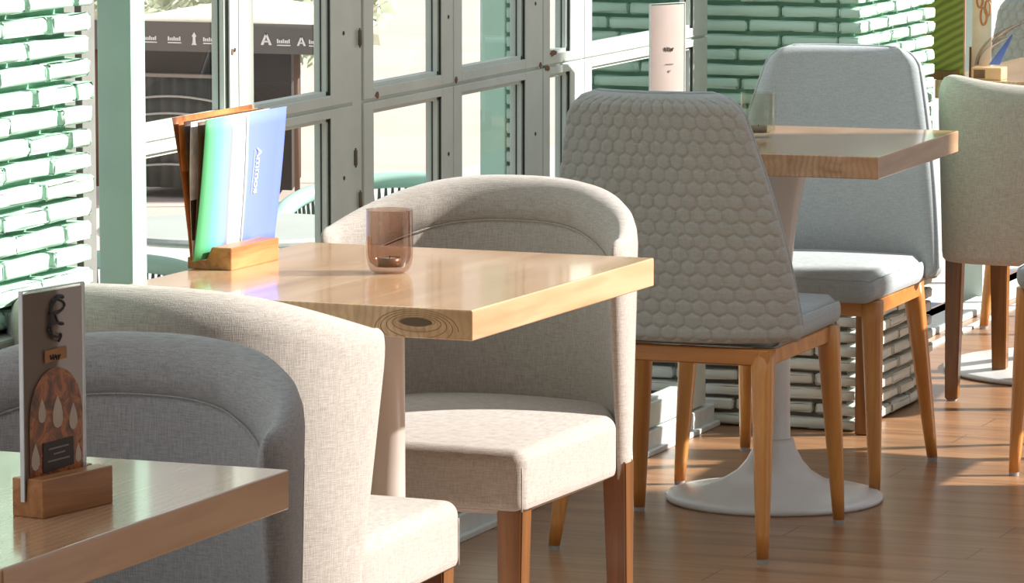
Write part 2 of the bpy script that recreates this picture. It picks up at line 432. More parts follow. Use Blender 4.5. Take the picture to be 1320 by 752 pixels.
# hinges, rust chips
for y, z in ((7.812, 1.02), (7.812, .72), (7.79, .80)):
    b_ = NB(); tube(b_, [(XW+.002, y, z-.014), (XW+.002, y, z+.014)], .0035, 10); tube(b_, [(XW+.002, y, z-.018), (XW+.002, y, z+.018)], .0018, 8)
    o = struct('window_hinge', b_, M['plinth'], True)
for y, z, l in ((8.87, .925, .05), (8.83, .897, .03), (7.90, .908, .022), (8.31, .908, .018), (7.235, 1.03, .012), (8.79, .905, .02)):
    b_ = NB(); rr = random.Random(int(y*1000))
    c0 = [(y+l/2*cos(t*pi/6)*rr.uniform(.6, 1.1), z+.007*sin(t*pi/6)*rr.uniform(.5, 1.2)) for t in range(12)]
    loft(b_, [[(XW+.0003, a, c) for a, c in c0], [(XW+.0012, a, c) for a, c in c0]]); struct('window_rust_patch', b_, M['rust'])

# open doorway beyond the far pillar: threshold track and frame posts
bm = NB(); rbox(bm, XW-.02, XW+.06, 10.59, 15, 0, .018, .003); rbox(bm, XW+.1, XW+.12, 10.59, 15, 0, .006, .001); rbox(bm, XW-.1, XW-.02, 10.59, 15, -.36, 0.0, .004); struct('door_1', bm, M['white_paint'])
bm = NB(); rbox(bm, XW-.06, XW, 12.42, 12.49, 0, 2.4, .003); struct('door_2', bm, M['frame'])

# ------------------------------------------------------------------ outside ground
ZO = -.38
bm = NB(); box(bm, -7.5, -3.30, -3, 30, ZO-.2, ZO); struct('ground_terrace', bm, M['terrace'])
bm = NB(); box(bm, -160, 60, -3, 260, -3.95, -3.75); struct('ground_promenade', bm, M['pave'])

# ------------------------------------------------------------------ tables
def pedestal_prof(flare):
    p = [(0, 0), (.222, 0), (.226, .004), (.226, .010), (.221, .014), (.19, .019), (.15, .027), (.11, .040), (.078, .060), (.058, .083), (.045, .108), (.039, .128)]
    q = [(.034, .1285), (.0325, .131), (.0315, .2), (.031, .42)]
    if flare: q += [(.032, .47), (.036, .52), (.042, .57), (.050, .62), (.060, .665), (.070, .70), (.070, .705)]
    else: q += [(.031, .69), (.08, .692), (.08, .705)]
    return p, q
TOPS = {}
def make_table(label, center, rot, flare=True, ly=.33, group=None, br=1.0):
    t = thing('pedestal_table', label, 'table', (center[0], center[1], 0), rot, group)
    b_ = NB(); rbox(b_, -.303, .303, -ly, ly, .705, .75, .0025, 2)
    top = obj('tabletop', b_, M['table'], t)
    pb, pc = pedestal_prof(flare)
    b_ = NB(); lathe(b_, [(r*(br if z < .03 else 1), z) for r, z in pb]+[(0, .128)], 72); obj('base', b_, M['white_metal'], t, True)
    b_ = NB(); lathe(b_, [(0, .1285)]+pc+[(0, .705)], 48); obj('column', b_, M['white_metal'] if flare else M['shaded_metal'], t, True)
    return t
T1 = make_table('square pine table with the fanned blue menu and smoked glass cup on it', (-2.610, 6.482), radians(-2.3), False, .366)
T2 = make_table('square pine table between the two grey chairs, white trumpet base showing', (-2.754, 9.000), radians(1.0), True, .329)
T3 = make_table('nearest wooden table, cut by the photo edge, holding the food picture card', (-2.311, 4.347), radians(-1.7), True, .337)
T4 = make_table('farthest wooden table behind the right-hand beige armchair, green leaf card on it', (-2.585, 11.165), 0, True, .425, None, 1.65)
for t in (T1,):   # end-grain knot on the near edge
    b_ = NB(); c = [(.025*cos(a*pi/8)*(1 if cos(a*pi/8) > 0 else 1.1), .0065*sin(a*pi/8)) for a in range(16)]
    loft(b_, [[(.215+x, -.3661, .7285+z) for x, z in c], [(.215+x*.9, -.3666, .7285+z*.9) for x, z in c]])
    obj('knot', b_, plain('dark_knot', (.10, .055, .03, 1), .5), t)
    for q in range(1, 6):
        b_ = NB(); rr = .008*q
        pts = []
        for a in range(0, 33):
            th = a*pi/16; z = .7285+.75*rr*sin(th)-.003*q+.004; x = .215+(.02+rr*1.15)*cos(th)
            if .7065 < z < .7485 and x < .301: pts.append((x, -.3661, z))
            else:
                if len(pts) > 2: tube(b_, pts, .0006, 5)
                pts = []
        if len(pts) > 2: tube(b_, pts, .0006, 5)
        obj('growth_ring', b_, plain('growth_ring_brown', (.32, .17, .07, 1), .5), t)

# ------------------------------------------------------------------ armchair (upholstered tub chair), faces +Y, origin on the floor under the arm tips
def make_armchair(label, loc, rz, cloth, group, slope=False):
    t = thing('armchair', label, 'armchair', loc, rz, group)
    Wd, D, ZB = .275, .215, .345
    def plan(th, off, z):     # th -90..90 deg, outer line; off = inward
        e = 2/3.6 if slope else 2/2.15
        c, s = abs(cos(th))**e, (1 if sin(th) > 0 else -1)*abs(sin(th))**e
        flare = .93+.07*min(1, max(0, (z-.35)/.42))
        x, y = Wd*flare*s*1.012, .035-(D+.03)*c*(.90+.10*min(1, max(0, (z-.35)/.45)))
        nx, ny = s/Wd, -c/D; l = sqrt(nx*nx+ny*ny)
        return Vector((x-nx/l*off, y-ny/l*off, 0))
    def top(th):
        if slope: return .797-.030*(sin(th)+1)-.030*abs(sin(th))**8
        u = abs(sin(th)); g = 1-abs(cos(th))**(2/2.15); return .828-.030*u**2.2-.064*g**1.8
    prof = []      # (inward offset, mode, value)   mode: 'a' absolute z, 't' below top
    prof += [(.012, 'a', ZB), (.003, 'a', ZB+.006), (0, 'a', ZB+.02), (0, 'f', .25), (0, 'f', .5), (0, 'f', .75), (0, 't', .05), (.003, 't', .033), (.011, 't', .016), (.024, 't', .004), (.040, 't', 0),
             (.056, 't', .004), (.069, 't', .014), (.078, 't', .03), (.081, 't', .047), (.079, 't', .062), (.0735, 't', .071), (.0715, 't', .074), (.0735, 't', .079), (.074, 't', .10), (.070, 'g', .8), (.064, 'g', .6), (.058, 'g', .4), (.052, 'g', .2), (.046, 'a', ZB+.06), (.04, 'a', ZB)]
    def ring(th, push=0, k=1.0):
        zt = top(th)-(1-k)*.030; out = []
        for off, md, v in prof:
            if md == 'a': z = v
            elif md == 't': z = zt-v
            elif md == 'f': z = ZB+.02+(zt-.05-ZB-.02)*v
            else: z = ZB+.06+(zt-.10-ZB-.06)*v
            h = min(1, max(0, (z-ZB)/(.75-ZB)))
            tk = 1-.62*max(0, (abs(th)/(pi/2)-.45)/.45)**1.4
            o2 = (.036+(off-.036)*k if k < 1 else off)*tk
            p = plan(th, o2, z); side = min(1, abs(th)/(pi/2*.9))**4
            p.y += push*(.5+.5*h)+side*.06*h
            p.z = z; out.append(p)
        return out
    ths = [radians(a*.9) for a in range(-90, 91, 3)]
    rings = [ring(ths[0], .042*s, c) for s, c in ((1.0, .05), (.97, .3), (.88, .55), (.7, .78), (.4, .94))]
    rings += [ring(a) for a in ths]
    rings += [ring(ths[-1], .042*s, c) for s, c in ((.4, .94), (.7, .78), (.88, .55), (.97, .3), (1.0, .05))]
    b_ = NB(); loft(b_, rings); back = obj('backrest', b_, cloth, t, True)
    # seams: piping line under the rolled rim and on the outer corners
    b_ = NB(); tube(b_, [(lambda p: (p.x, p.y+min(1, abs(a)/(pi/2*.9))**4*.07, p.z))(plan(a, .0725*(1-.62*max(0, (abs(a)/(pi/2)-.45)/.45)**1.4), .7)+Vector((0, 0, top(a)-.0735))) for a in ths[3:-3]], .0012, 6); obj('rim_seam', b_, cloth, back, True)
    for a in (-66,):
        a = radians(a); b_ = NB(); sd = (abs(a)/(pi/2*.9))**4
        tube(b_, [(lambda p: (p.x, p.y+sd*.06*min(1, max(0, (z-ZB)/(.75-ZB))), z))(plan(a, .0002, z)) for z in [ZB+.02+(top(a)-.10-ZB)*i/14 for i in range(15)]], .0011, 6); obj('back_seam', b_, cloth, back, True)
    # seat
    def seat(p):
        x, y, z = p
        if z > .40:
            u, v = x/.258, (y-.14)/.30
            z += .022*max(0, 1-u*u)*max(0, 1-v*v)
        x *= 1-.05*max(0, (y-.1)/.33)-.30*min(1, max(0, (.04-y)/.16))
        return (x, y, z)
    b_ = NB(); rbox(b_, -.250, .250, -.12, .44, ZB+.001, .452, .022, 5, seat, 10, 14, 3); st = obj('seat', b_, cloth, t, True)
    for sx_ in (-1, 1):
        b_ = NB(); tube(b_, [(sx_*.2335, .4355, .355+.07*i/6) for i in range(7)], .0014, 6); obj('corner_seam', b_, cloth, st, True)
    for sx_ in (-1, 1):
        for (xa, ya, xb, yb, w0, w1) in ((.209, .405, .205, .405, .044, .034), (.236, .0, .236, -.02, .042, .030)):
            b_ = NB()
            def sq(x, y, w, z): return [(x-w/2, y-w/2, z), (x+w/2, y-w/2, z), (x+w/2, y+w/2, z), (x-w/2, y+w/2, z)]
            loft(b_, [sq(sx_*xb, yb, w1, 0.004), sq(sx_*xa, ya, w0, ZB+.03)])
            bmesh.ops.bevel(b_, geom=b_.edges[:], offset=.0025, segments=2, affect='EDGES')
            lg = obj('leg', b_, M['leg_dark'], t)
            b_ = NB(); box(b_, sx_*xb-w1*.35, sx_*xb+w1*.35, yb-w1*.35, yb+w1*.35, 0, .006); obj('glide', b_, M['foot'], lg)
    return t
ARM = make_armchair('beige armchair with its back toward us at the blue menu table', (-2.63, 5.79, 0), radians(-1), M['linen'], None)
A2 = copy_thing(ARM, (-2.688, 7.13, 0), radians(179), 'beige armchair facing us across the blue menu table, its seat sunlit')
A5 = make_armchair('beige armchair at the right photo edge, back toward us, before the farthest table', (-2.545, 10.56, 0), radians(3), M['linen'], None, True)
A0 = make_armchair('nearest armchair, shaded blue grey, facing us across the table with the food picture card', (-2.39, 5.0, 0), radians(180), M['linen_shaded'], None)

# ------------------------------------------------------------------ quilted side chair, faces +Y, origin on the floor at the middle of its feet
def hexd(u, v, s):    # distance measure to hexagon centre, 0 centre .. 1 border (pointy tops up)
    q = s*sqrt(3); best = 9
    r0 = round(v/(1.5*s))
    for r in (r0-1, r0, r0+1):
        off = (q/2 if r % 2 else 0); c = round((u-off)/q)
        for cc in (c-1, c, c+1):
            dx, dy = abs(u-(cc*q+off)), abs(v-r*1.5*s)
            d = max(dx, dx*.5+dy*sqrt(3)/2)/(q/2)
            best = min(best, d)
    return min(1, best)
def make_side_chair(label, loc, rz, fine=True, group=None):
    t = thing('quilted_side_chair', label, 'chair', loc, rz, group)
    Z0, Z1, TK = .415, .901, .046
    def surf(u, v):        # u -1..1, v 0..1 : centre surface
        z = Z0+(Z1-Z0)*v
        w = .254-.090*v**1.15+.008*sin(pi*v)
        if v > .90: w -= .050*(1-sqrt(max(0, 1-((v-.90)/.10)**2)))
        if v < .06: w -= .030*(1-sqrt(max(0, 1-((.06-v)/.06)**2)))
        lean = -.215-.092*v**1.3
        wrap = (.085-.055*v)*abs(u)**2.6
        return Vector((w*u, lean+wrap, z))
    NU, NV = (210, 250) if fine else (60, 80)
    def edge(u, v):
        e = min((1-abs(u))/.11, (1-v)/.05, v/.05); e = max(0, min(1, e)); return sqrt(1-(1-e)**2)
    b_ = NB(); outer = []; inner = []
    eps = .004
    for j in range(NV+1):
        ro, ri = [], []
        for i in range(NU+1):
            u, v = -1+2*i/NU, j/NV
            p = surf(u, v); du = surf(min(1, u+eps), v)-surf(max(-1, u-eps), v); dv = surf(u, min(1, v+eps))-surf(u, max(0, v-eps))
            du.z = 0
            n = Vector((-(-du.y), -du.x, 0)); n = Vector((du.y, -du.x, 0)).normalized(); n = (n+Vector((0, 0, -.22))).normalized()
            e = edge(u, v)
            h = hexd(u*.235*(1), p.z*1.0, .0172)
            quilt = .0040*(1-h**5)*min(1, e*1.2)
            ro.append(b_.verts.new(p+n*(TK*.5*e+quilt))); ri.append(b_.verts.new(p-n*(TK*.5*e+.006*e*(1-u*u))))
        outer.append(ro); inner.append(ri)
    nq = 0
    for G, flip in ((outer, 0), (inner, 1)):
        for j in range(NV):
            for i in range(NU):
                f = b_.faces.new((G[j][i], G[j][i+1], G[j+1][i+1], G[j+1][i]) if not flip else (G[j][i], G[j+1][i], G[j+1][i+1], G[j][i+1]))
                f.material_index = 0 if not flip else 1
    def bridge(a, b):
        for k_ in range(len(a)-1):
            f = b_.faces.new((a[k_], a[k_+1], b[k_+1], b[k_])); f.material_index = 1
    bridge(outer[0], inner[0]); bridge(outer[-1], inner[-1]); bridge([r[0] for r in outer], [r[0] for r in inner]); bridge([r[-1] for r in outer], [r[-1] for r in inner])
    me = bpy.data.meshes.new('backrest'); bmesh.ops.remove_doubles(b_, verts=b_.verts, dist=1e-5); bmesh.ops.recalc_face_normals(b_, faces=b_.faces); b_.to_mesh(me); b_.free()
    me.materials.append(M['quilt']); me.materials.append(M['chair_cloth'])
    bk = obj('backrest', me, None, t, True)
    b_ = NB()     # welt around the shell
    pts = [surf(s, v) for s, v in [(-1, k_/40) for k_ in range(41)]]+[surf(-1+2*k_/30, 1) for k_ in range(1, 30)]+[surf(1, 1-k_/40) for k_ in range(41)]
    tube(b_, [p+Vector((0, 0, .0)) for p in pts], .0035, 8); obj('welt', b_, M['chair_cloth'], bk, True)
    def seat(p):
        x, y, z = p; k_ = (y+.2)/.45
        x *= 1.0-.06*max(0, k_)
        if z > .44: z += .010*max(0, 1-(x/.24)**2)*max(0, 1-((y-.02)/.24)**2)
        return (x, y, z)
    b_ = NB(); rbox(b_, -.225, .225, -.185, .262, .402, .462, .026, 5, seat, 8, 8, 2); obj('seat', b_, M['chair_cloth'], t, True)
    b_ = NB(); rbox(b_, -.185, .185, .200, .222, .372, .404, .003, 2); rbox(b_, -.185, .185, -.20, -.178, .372, .404, .003, 2)
    rbox(b_, -.205, -.183, -.20, .222, .372, .404, .003, 2); rbox(b_, .183, .205, -.20, .222, .372, .404, .003, 2)
    obj('seat_rail', b_, M['apron_oak'], t)
    for sx_ in (-1, 1):
        for xa, ya, xb, yb in ((.196, .205, .213, .235), (.185, -.175, .213, -.255)):
            b_ = NB(); n = 16; rings = []
            for i in range(9):
                k_ = i/8; r = .0115+.0115*k_**.8; z = .008+.396*k_
                x, y = sx_*(xb+(xa-xb)*k_), yb+(ya-yb)*k_
                sqr = k_**1.5*.45
                rings.append([(x+r*(cos(a)*(1-sqr)+sqr*max(-1, min(1, 1.35*cos(a)))), y+r*(sin(a)*(1-sqr)+sqr*max(-1, min(1, 1.35*sin(a)))), z) for a in [2*pi*q/n for q in range(n)]])
            loft(b_, rings); lg = obj('leg', b_, M['leg_oak'], t, True)
            b_ = NB(); lathe(b_, [(0, 0), (.0105, 0), (.0115, .009), (0, .009)], 16, sx_*xb, yb); obj('glide', b_, M['foot'], lg)
    return t
C3 = make_side_chair('grey chair in the middle seen from behind, honeycomb quilted back', (-2.762, 8.53, 0), radians(-1))
C4 = copy_thing(C3, (-2.79, 9.355, 0), radians(181), 'grey chair facing us beyond the trumpet-base table, smooth inner back, pale seat')
C6 = copy_thing(C3, (-2.15, 9.71, 0), radians(180), 'chair cut off at the right photo edge, one slanted oak leg showing')
C7 = copy_thing(C3, (-2.835, 12.12, 0), 0, 'farthest honeycomb quilted chair, partly seen in the top right corner')
bm = NB(); rbox(bm, -.018, .018, -.018, .018, 0, .40, .003, 2)
w = obj('wooden_post', bm, M['leg_dark'], None, loc=(-2.826, 10.0-.07, 0)); tag(w, 'dark brown square wooden post standing at the corner of the brick pillar', 'post')

# ------------------------------------------------------------------ things on the tables
def cup(label, loc, r, h, glass, group=None):
    t = thing('glass_cup', label, 'cup', loc, 0)
    b_ = NB(); w_ = .0028
    out = [(0, .0005), (r*.62, .0005), (r*.80, .004), (r*.93, .013), (r*.99, .026), (r, .045), (r*.99, h-.002), (r*.985, h)]
    inn = [(r-w_-.001, h), (r-w_, h-.003), (r-w_, .045), (r*.985-w_, .028), (r*.9-w_, .017), (r*.6, .010), (0, .009)]
    lathe(b_, out+inn, 56); obj('vessel', b_, glass, t, True)
    b_ = NB(); lathe(b_, [(0, .0105), (.018, .0105), (.0185, .024), (.0175, .024), (.0172, .021), (0, .021)], 32); c_ = obj('tealight', b_, M['tin'], t, True)
    b_ = NB(); lathe(b_, [(0, .0205), (.0168, .0205), (.0168, .0215), (0, .0218)], 32); obj('wax', b_, M['wax'], c_, True)
    b_ = NB(); tube(b_, [(0, 0, .021), (.0008, 0, .027)], .0008, 6); obj('wick', b_, M['black'], c_)
    return t
cup('smoked brown glass cup with a tealight, beside the blue menu', (-2.609, 6.50, .75), .0365, .098, M['smoked'])
cup('clear glass cup on the table between the two grey chairs', (-2.803, 9.03, .75), .037, .093, M['clear_cup'])
b_ = NB(); rbox(b_, -.05, -.02, -.03, .01, .0, .004, .001); rr = random.Random(3)
b_.free()

# wooden block with the fanned V-fold menu on table 1
def quad_sheet(bm, a, b, c, d, th=.0007, n=8, bend=0):
    """thin sheet through corners a(near bottom) b(far bottom) c(far top) d(near top) with real thickness"""
    a, b, c, d = map(Vector, (a, b, c, d)); nrm = (b-a).cross(d-a).normalized()
    F, B = [], []
    for j in range(n+1):
        rf, rb = [], []
        for i in range(n+1):
            u, v = i/n, j/n; p = (a*(1-u)+b*u)*(1-v)+(d*(1-u)+c*u)*v+nrm*bend*sin(pi*v)
            rf.append(bm.verts.new(p+nrm*th/2)); rb.append(bm.verts.new(p-nrm*th/2))
        F.append(rf); B.append(rb)
    for j in range(n):
        for i in range(n):
            bm.faces.new((F[j][i], F[j][i+1], F[j+1][i+1], F[j+1][i])); bm.faces.new((B[j][i], B[j+1][i], B[j+1][i+1], B[j][i+1]))
    for k_ in range(n):
        bm.faces.new((F[0][k_], B[0][k_], B[0][k_+1], F[0][k_+1])); bm.faces.new((F[n][k_], F[n][k_+1], B[n][k_+1], B[n][k_]))
        bm.faces.new((F[k_][0], F[k_+1][0], B[k_+1][0], B[k_][0])); bm.faces.new((F[k_][n], B[k_][n], B[k_+1][n], F[k_+1][n]))
H1 = thing('menu_holder', 'wooden menu block gripping the fanned blue menu', 'menu holder', (-2.881, 6.524, .75), radians(-3))
b_ = NB(); prism(b_, [(-.038, 0), (.038, 0), (.038, .035), (.004, .035), (-.004, .013), (-.026, .013), (-.030, .018), (-.038, .018)], -.083, .083)
bmesh.ops.bevel(b_, geom=[e for e in b_.edges], offset=.0012, segments=1, affect='EDGES'); obj('block', b_, M['block'], H1)

def cover_mat():
    """printed panorama: green field, turquoise, white foam path, blue sea; u runs along local Y 0...28 cm"""
    m, n, b = new_mat('blue_menu_cover_print')
    t = n.nodes.new('ShaderNodeTexCoord'); sp = n.nodes.new('ShaderNodeSeparateXYZ'); n.links.new(t.outputs['Object'], sp.inputs[0])
    y = mathn(n, 'MULTIPLY', sp.outputs[1], 1/.28); z = mathn(n, 'MULTIPLY', sp.outputs[2], 1/.22)
    nz = noise(n, coords(n, (14, 14, 5)), 1, 4, .6, .6)
    skew = mathn(n, 'ADD', y, mathn(n, 'MULTIPLY', mathn(n, 'SUBTRACT', nz, .5), .09))
    skew = mathn(n, 'ADD', skew, mathn(n, 'MULTIPLY', mathn(n, 'SUBTRACT', z, .5), .05))
    c = ramp(n, skew, [(.02, srgb(88, 168, 112)), (.14, srgb(104, 192, 146)), (.20, srgb(112, 196, 190)), (.29, srgb(140, 196, 216)), (.34, srgb(140, 165, 220)), (.37, srgb(150, 150, 140)), (.39, srgb(190, 215, 240)),
                       (.47, srgb(200, 220, 245)), (.53, srgb(225, 238, 250)), (.58, srgb(128, 148, 222)), (1, srgb(112, 132, 214))])
    n.links.new(c, b.inputs['Base Color']); b.inputs['Roughness'].default_value = .55; b.inputs['Specular IOR Level'].default_value = .2; return m
def brown_mat():
    m, n, b = new_mat('brown_menu_page_print')
    f = noise(n, coords(n, (9, 9, 3)), 1, 5, .6, 1.2)
    n.links.new(ramp(n, f, [(.3, srgb(60, 32, 16)), (.5, srgb(170, 95, 40)), (.7, srgb(220, 150, 85))]), b.inputs['Base Color']); b.inputs['Roughness'].default_value = .4; return m
MN = thing('folded_menu', 'open fanned menu with blue sea cover standing in the wooden block', 'menu', (-2.8985, 6.405, .7655), radians(-2))
HM = .220
b_ = NB(); quad_sheet(b_, (.002, 0, 0), (.002, .29, 0), (.026, .29, HM), (.026, 0, HM), .0009, 10, .002); cv = obj('front_cover', b_, cover_mat(), MN, True)
b_ = NB(); quad_sheet(b_, (-.002, 0, 0), (-.002, .27, 0), (-.030, .28, HM+.002), (-.030, -.004, HM+.002), .0009, 10, .003); obj('back_cover', b_, brown_mat(), MN, True)
cols = [srgb(190, 110, 50), srgb(70, 45, 30), srgb(215, 205, 195), srgb(110, 75, 50)]
for i_, (dx, c_) in enumerate(zip((-.021, -.012, .000, .012), cols)):
    b_ = NB(); quad_sheet(b_, (-.0015+i_*.001, .002, .002), (-.0015+i_*.001, .27, .002), (dx+.003, .275, HM-.003), (dx, .0, HM-.004), .0007, 8, .003*(1 if i_ % 2 else -1))
    obj('page', b_, plain('menu_page_print', c_, .4, 0, .35, 25, 0), MN, True)
tm = text_mesh('Ammos', .0235, .0002, .0002)
tl = obj('lettering', tm, M['white'], cv, loc=(.0195+.0005, .196, .125)); tl.rotation_euler = Matrix(((0, 0, 1), (0, 1, 0), (-1, 0, 0))).to_euler() # placeholder, refined below
# text x axis -> down (-Z), text y axis -> +Y, text normal -> +X, tilted with the cover
ang = math.atan2(.024, HM)
xax = Vector((-sin(ang), 0, -cos(ang))); yax = Vector((0, 1, 0)); zax = xax.cross(yax)
tl.rotation_euler = Matrix((xax, yax, zax)).transposed().to_euler(); tl.location = (.002+.024*.125/HM+.0032, .196, .125)
b_ = NB(); tube(b_, [(.002+.024*(.16-.07*q/8)/HM+.0034, .180+.0006*(q%2), .16-.07*q/8) for q in range(9)], .0005, 5); obj('lettering_rule', b_, M['white'], cv)
b_ = NB(); tube(b_, [(.0035+.024*v/HM+.0022*sin(pi*v/HM), .163+.020*(v/HM-.0)*-1, v) for v in [HM*k_/20 for k_ in range(21)]], .0012, 6); obj('foam_line', b_, M['white'], cv, True)

# acrylic card stands (wooden block with slot, card, clear sheets)
def card_stand(loc, rz, hl, cl, w, h, face):
    H = thing('menu_holder', hl, 'menu holder', loc, rz)
    b_ = NB(); prism(b_, [(-.0205, 0), (.0205, 0), (.0205, .041), (-.0005, .041), (-.0005, .016), (-.0065, .016), (-.0065, .041), (-.0205, .041)], 0, .122)
    bmesh.ops.bevel(b_, geom=[e for e in b_.edges], offset=.001, segments=1, affect='EDGES'); obj('block', b_, M['block'], H)
    T = thing('menu_card', cl, 'menu card', (0, 0, 0), 0); T.location = Vector(loc)+Matrix.Rotation(rz, 3, 'Z') @ Vector((-.0035, -.003, .0165)); T.rotation_euler = (0, 0, rz)
    b_ = NB(); box(b_, -.0011, .0011, .0025, w-.0025, .002, h-.003); obj('print', b_, face, T)
    b_ = NB(); box(b_, .0014, .0024, 0, w, 0, h); obj('clear_sheet', b_, M['acrylic'], T)
    b_ = NB(); box(b_, -.0024, -.0014, 0, w, 0, h); obj('clear_sheet', b_, M['acrylic'], T)
    b_ = NB(); box(b_, -.0024, .0024, -.0012, .0005, 0, h); box(b_, -.0024, .0024, -.0012, w, h, h+.0012); box(b_, -.0024, .0024, w-.0005, w+.0012, 0, h); obj('frosted_edge', b_, M['acrylic_edge'], T)
    return H, T
H3, K3 = card_stand((-2.130, 4.284, .75), radians(-11.5), 'small wooden block holding the upright food picture card on the nearest table', 'upright food picture card in a clear sleeve on the nearest table', .106, .222,
                    plain('taupe_card_print', srgb(150, 128, 112), .5, 0, .12, 12, 0))
def on_card(T, name, poly, mat, x=.0026):
    b_ = NB(); loft(b_, [[(x, a, c) for a, c in poly], [(x+.0003, a, c) for a, c in poly]]); return obj(name, b_, mat, T)
def pizza_mat():
    m, n, b = new_mat('pizza_print')
    f = noise(n, coords(n, (30, 45, 45)), 1, 4, .6, .8)
    n.links.new(ramp(n, f, [(.32, srgb(45, 25, 14)), (.48, srgb(130, 66, 24)), (.6, srgb(190, 110, 45)), (.72, srgb(110, 50, 20))]), b.inputs['Base Color']); b.inputs['Roughness'].default_value = .35; return m
arch = [(.009+.0, .024), (.100, .024)]+[(.0545+.0455*cos(a*pi/16), .085+.052*sin(a*pi/16)) for a in range(0, 17)]
on_card(K3, 'food_picture', arch, pizza_mat())
for cy_, cz_, s_ in ((.030, .092, .9), (.057, .088, 1.25), (.084, .080, 1.0), (.018, .044, 1.0), (.092, .040, .7)):
    on_card(K3, 'garnish_picture', [(cy_+.0068*s_*cos(a*pi/6)*(1-.35*sin(a*pi/6)), cz_+.013*s_*sin(a*pi/6)+.003*(a == 3)) for a in range(12)], plain('pale_garnish', srgb(205, 190, 172), .5), .003)
on_card(K3, 'caption_panel', [(.030, .026), (.084, .030), (.083, .060), (.031, .058)], plain('dark_caption', srgb(40, 30, 24), .5), .0033)
for z_, a0, a1 in ((.050, .040, .074), (.044, .048, .068), (.037, .038, .076)):
    on_card(K3, 'caption_line', [(a0, z_), (a1, z_+.001), (a1, z_+.0028), (a0, z_+.0018)], M['grey_print'], .0037)
on_card(K3, 'badge', [(.036, .143), (.074, .145), (.074, .158), (.036, .156)], plain('orange_badge', srgb(178, 118, 66), .5), .0028)
b_ = NB(); tube(b_, [(.0030, .045+.0015*k_+.001*sin(k_*3), .148+.003*cos(k_*2.2)) for k_ in range(13)], .0011, 5); obj('badge_script', b_, M['black'], K3)
b_ = NB()   # dark hand-lettered script written upward
pts = []
for k_ in range(60):
    s_ = k_/59; pts.append((.0032, .056+.011*sin(s_*17)+.004*cos(s_*31), .164+.046*s_+.004*sin(s_*23)))
tube(b_, pts, .0013, 5)
tube(b_, [(.0032, .048+.02*s_/10, .203+.009*sin(s_/10*pi*.7)) for s_ in range(11)], .0022, 5); tube(b_, [(.0032, .049-.003*sin(s_/10*pi), .168+.038*s_/10) for s_ in range(11)], .0018, 5)
obj('script_logo', b_, M['black'], K3)

H2, K2 = card_stand((-3.026, 9.005, .75), radians(-27), 'wooden block holding the pale card, hidden behind the quilted chair', 'tall pale pink card in a clear sleeve standing beside the window behind the quilted chair', .100, .255,
                    plain('pale_pink_card_print', srgb(226, 205, 196), .5, 0, .04, 20, 0))
b_ = NB(); tube(b_, [(.003, .040+.0022*k_+.001*sin(k_*3), .160+.004*cos(k_*2.2)) for k_ in range(13)], .0016, 5); obj('script_logo', b_, M['grey_print'], K2)
on_card(K2, 'caption_line', [(.042, .128), (.066, .128), (.066, .1295), (.042, .1295)], M['grey_print'])
on_card(K2, 'caption_line', [(.050, .116), (.058, .116), (.056, .112), (.052, .112)], M['grey_print'])

# far table: leaf card, flower card, wooden block, curled blue menu
def leaf_mat():
    m, n, b = new_mat('banana_leaf_print')
    wv = n.nodes.new('ShaderNodeTexWave'); wv.bands_direction = 'Z'; wv.inputs['Scale'].default_value = 18; wv.inputs['Distortion'].default_value = 1.5
    n.links.new(coords(n, (1, 1, 1), 'Object', (0, radians(28), 0)), wv.inputs['Vector'])
    n.links.new(ramp(n, wv.outputs['Fac'], [(.2, srgb(112, 112, 34)), (.8, srgb(146, 146, 48))]), b.inputs['Base Color']); b.inputs['Roughness'].default_value = .45; return m
L4 = thing('menu_card', 'tall green banana leaf card standing on the farthest table', 'menu card', (-2.885, 10.76, .75), 0)
b_ = NB(); box(b_, -.062, .062, -.001, .001, .008, .32); obj('print', b_, leaf_mat(), L4)
b_ = NB(); box(b_, .0625, .0665, -.002, .002, .008, .32); obj('spine', b_, plain('tan_spine', srgb(190, 140, 110), .5), L4)
b_ = NB(); rbox(b_, -.030, .052, -.012, .012, 0, .022, .002); obj('stand_block', b_, M['leg_dark'], L4)
F4 = thing('menu_card', 'white card with orange flower print behind the leaf card', 'menu card', (-2.80, 10.84, .75), radians(0))
b_ = NB(); box(b_, -.022, .026, -.001, .001, .008, .32); obj('print', b_, plain('cream_card_print', srgb(235, 222, 208), .5, 0, .08, 30, 0), F4)
for (cx_, cz_, r_) in ((-.004, .19, .010), (.016, .17, .010), (.006, .150, .011), (.010, .24, .013), (-.010, .28, .012)):
    b_ = NB(); tube(b_, [(cx_+r_*.7*cos(a*pi/10), -.0016, cz_+r_*1.9*sin(a*pi/10)) for a in range(20)], .0028, 6, True); obj('flower_print', b_, plain('orange_ink', srgb(205, 140, 90), .5), F4)
b_ = NB(); box(b_, -.028, -.0235, -.004, .004, .0, .075); obj('clip', b_, M['leg_dark'], F4)
B4 = thing('menu_holder', 'pale wooden block under the curled blue menu on the farthest table', 'menu holder', (-2.765, 10.80, .75), 0)
b_ = NB(); rbox(b_, -.040, .034, -.03, .03, 0, .030, .002); obj('block', b_, wood('pale_block', srgb(215, 165, 115), srgb(232, 190, 145), srgb(240, 205, 165), 'X', .4, .1), B4)
b_ = NB(); box(b_, -.034, -.006, -.0305, -.029, .004, .025); obj('slot_shade_plate', b_, M['leg_dark'], B4)  # dark plate paints the shade of a slot in the block
R4 = thing('folded_menu', 'curled menu sheet with a blue stripe arching over the pale block', 'menu', (-2.805, 10.80, .78), 0)
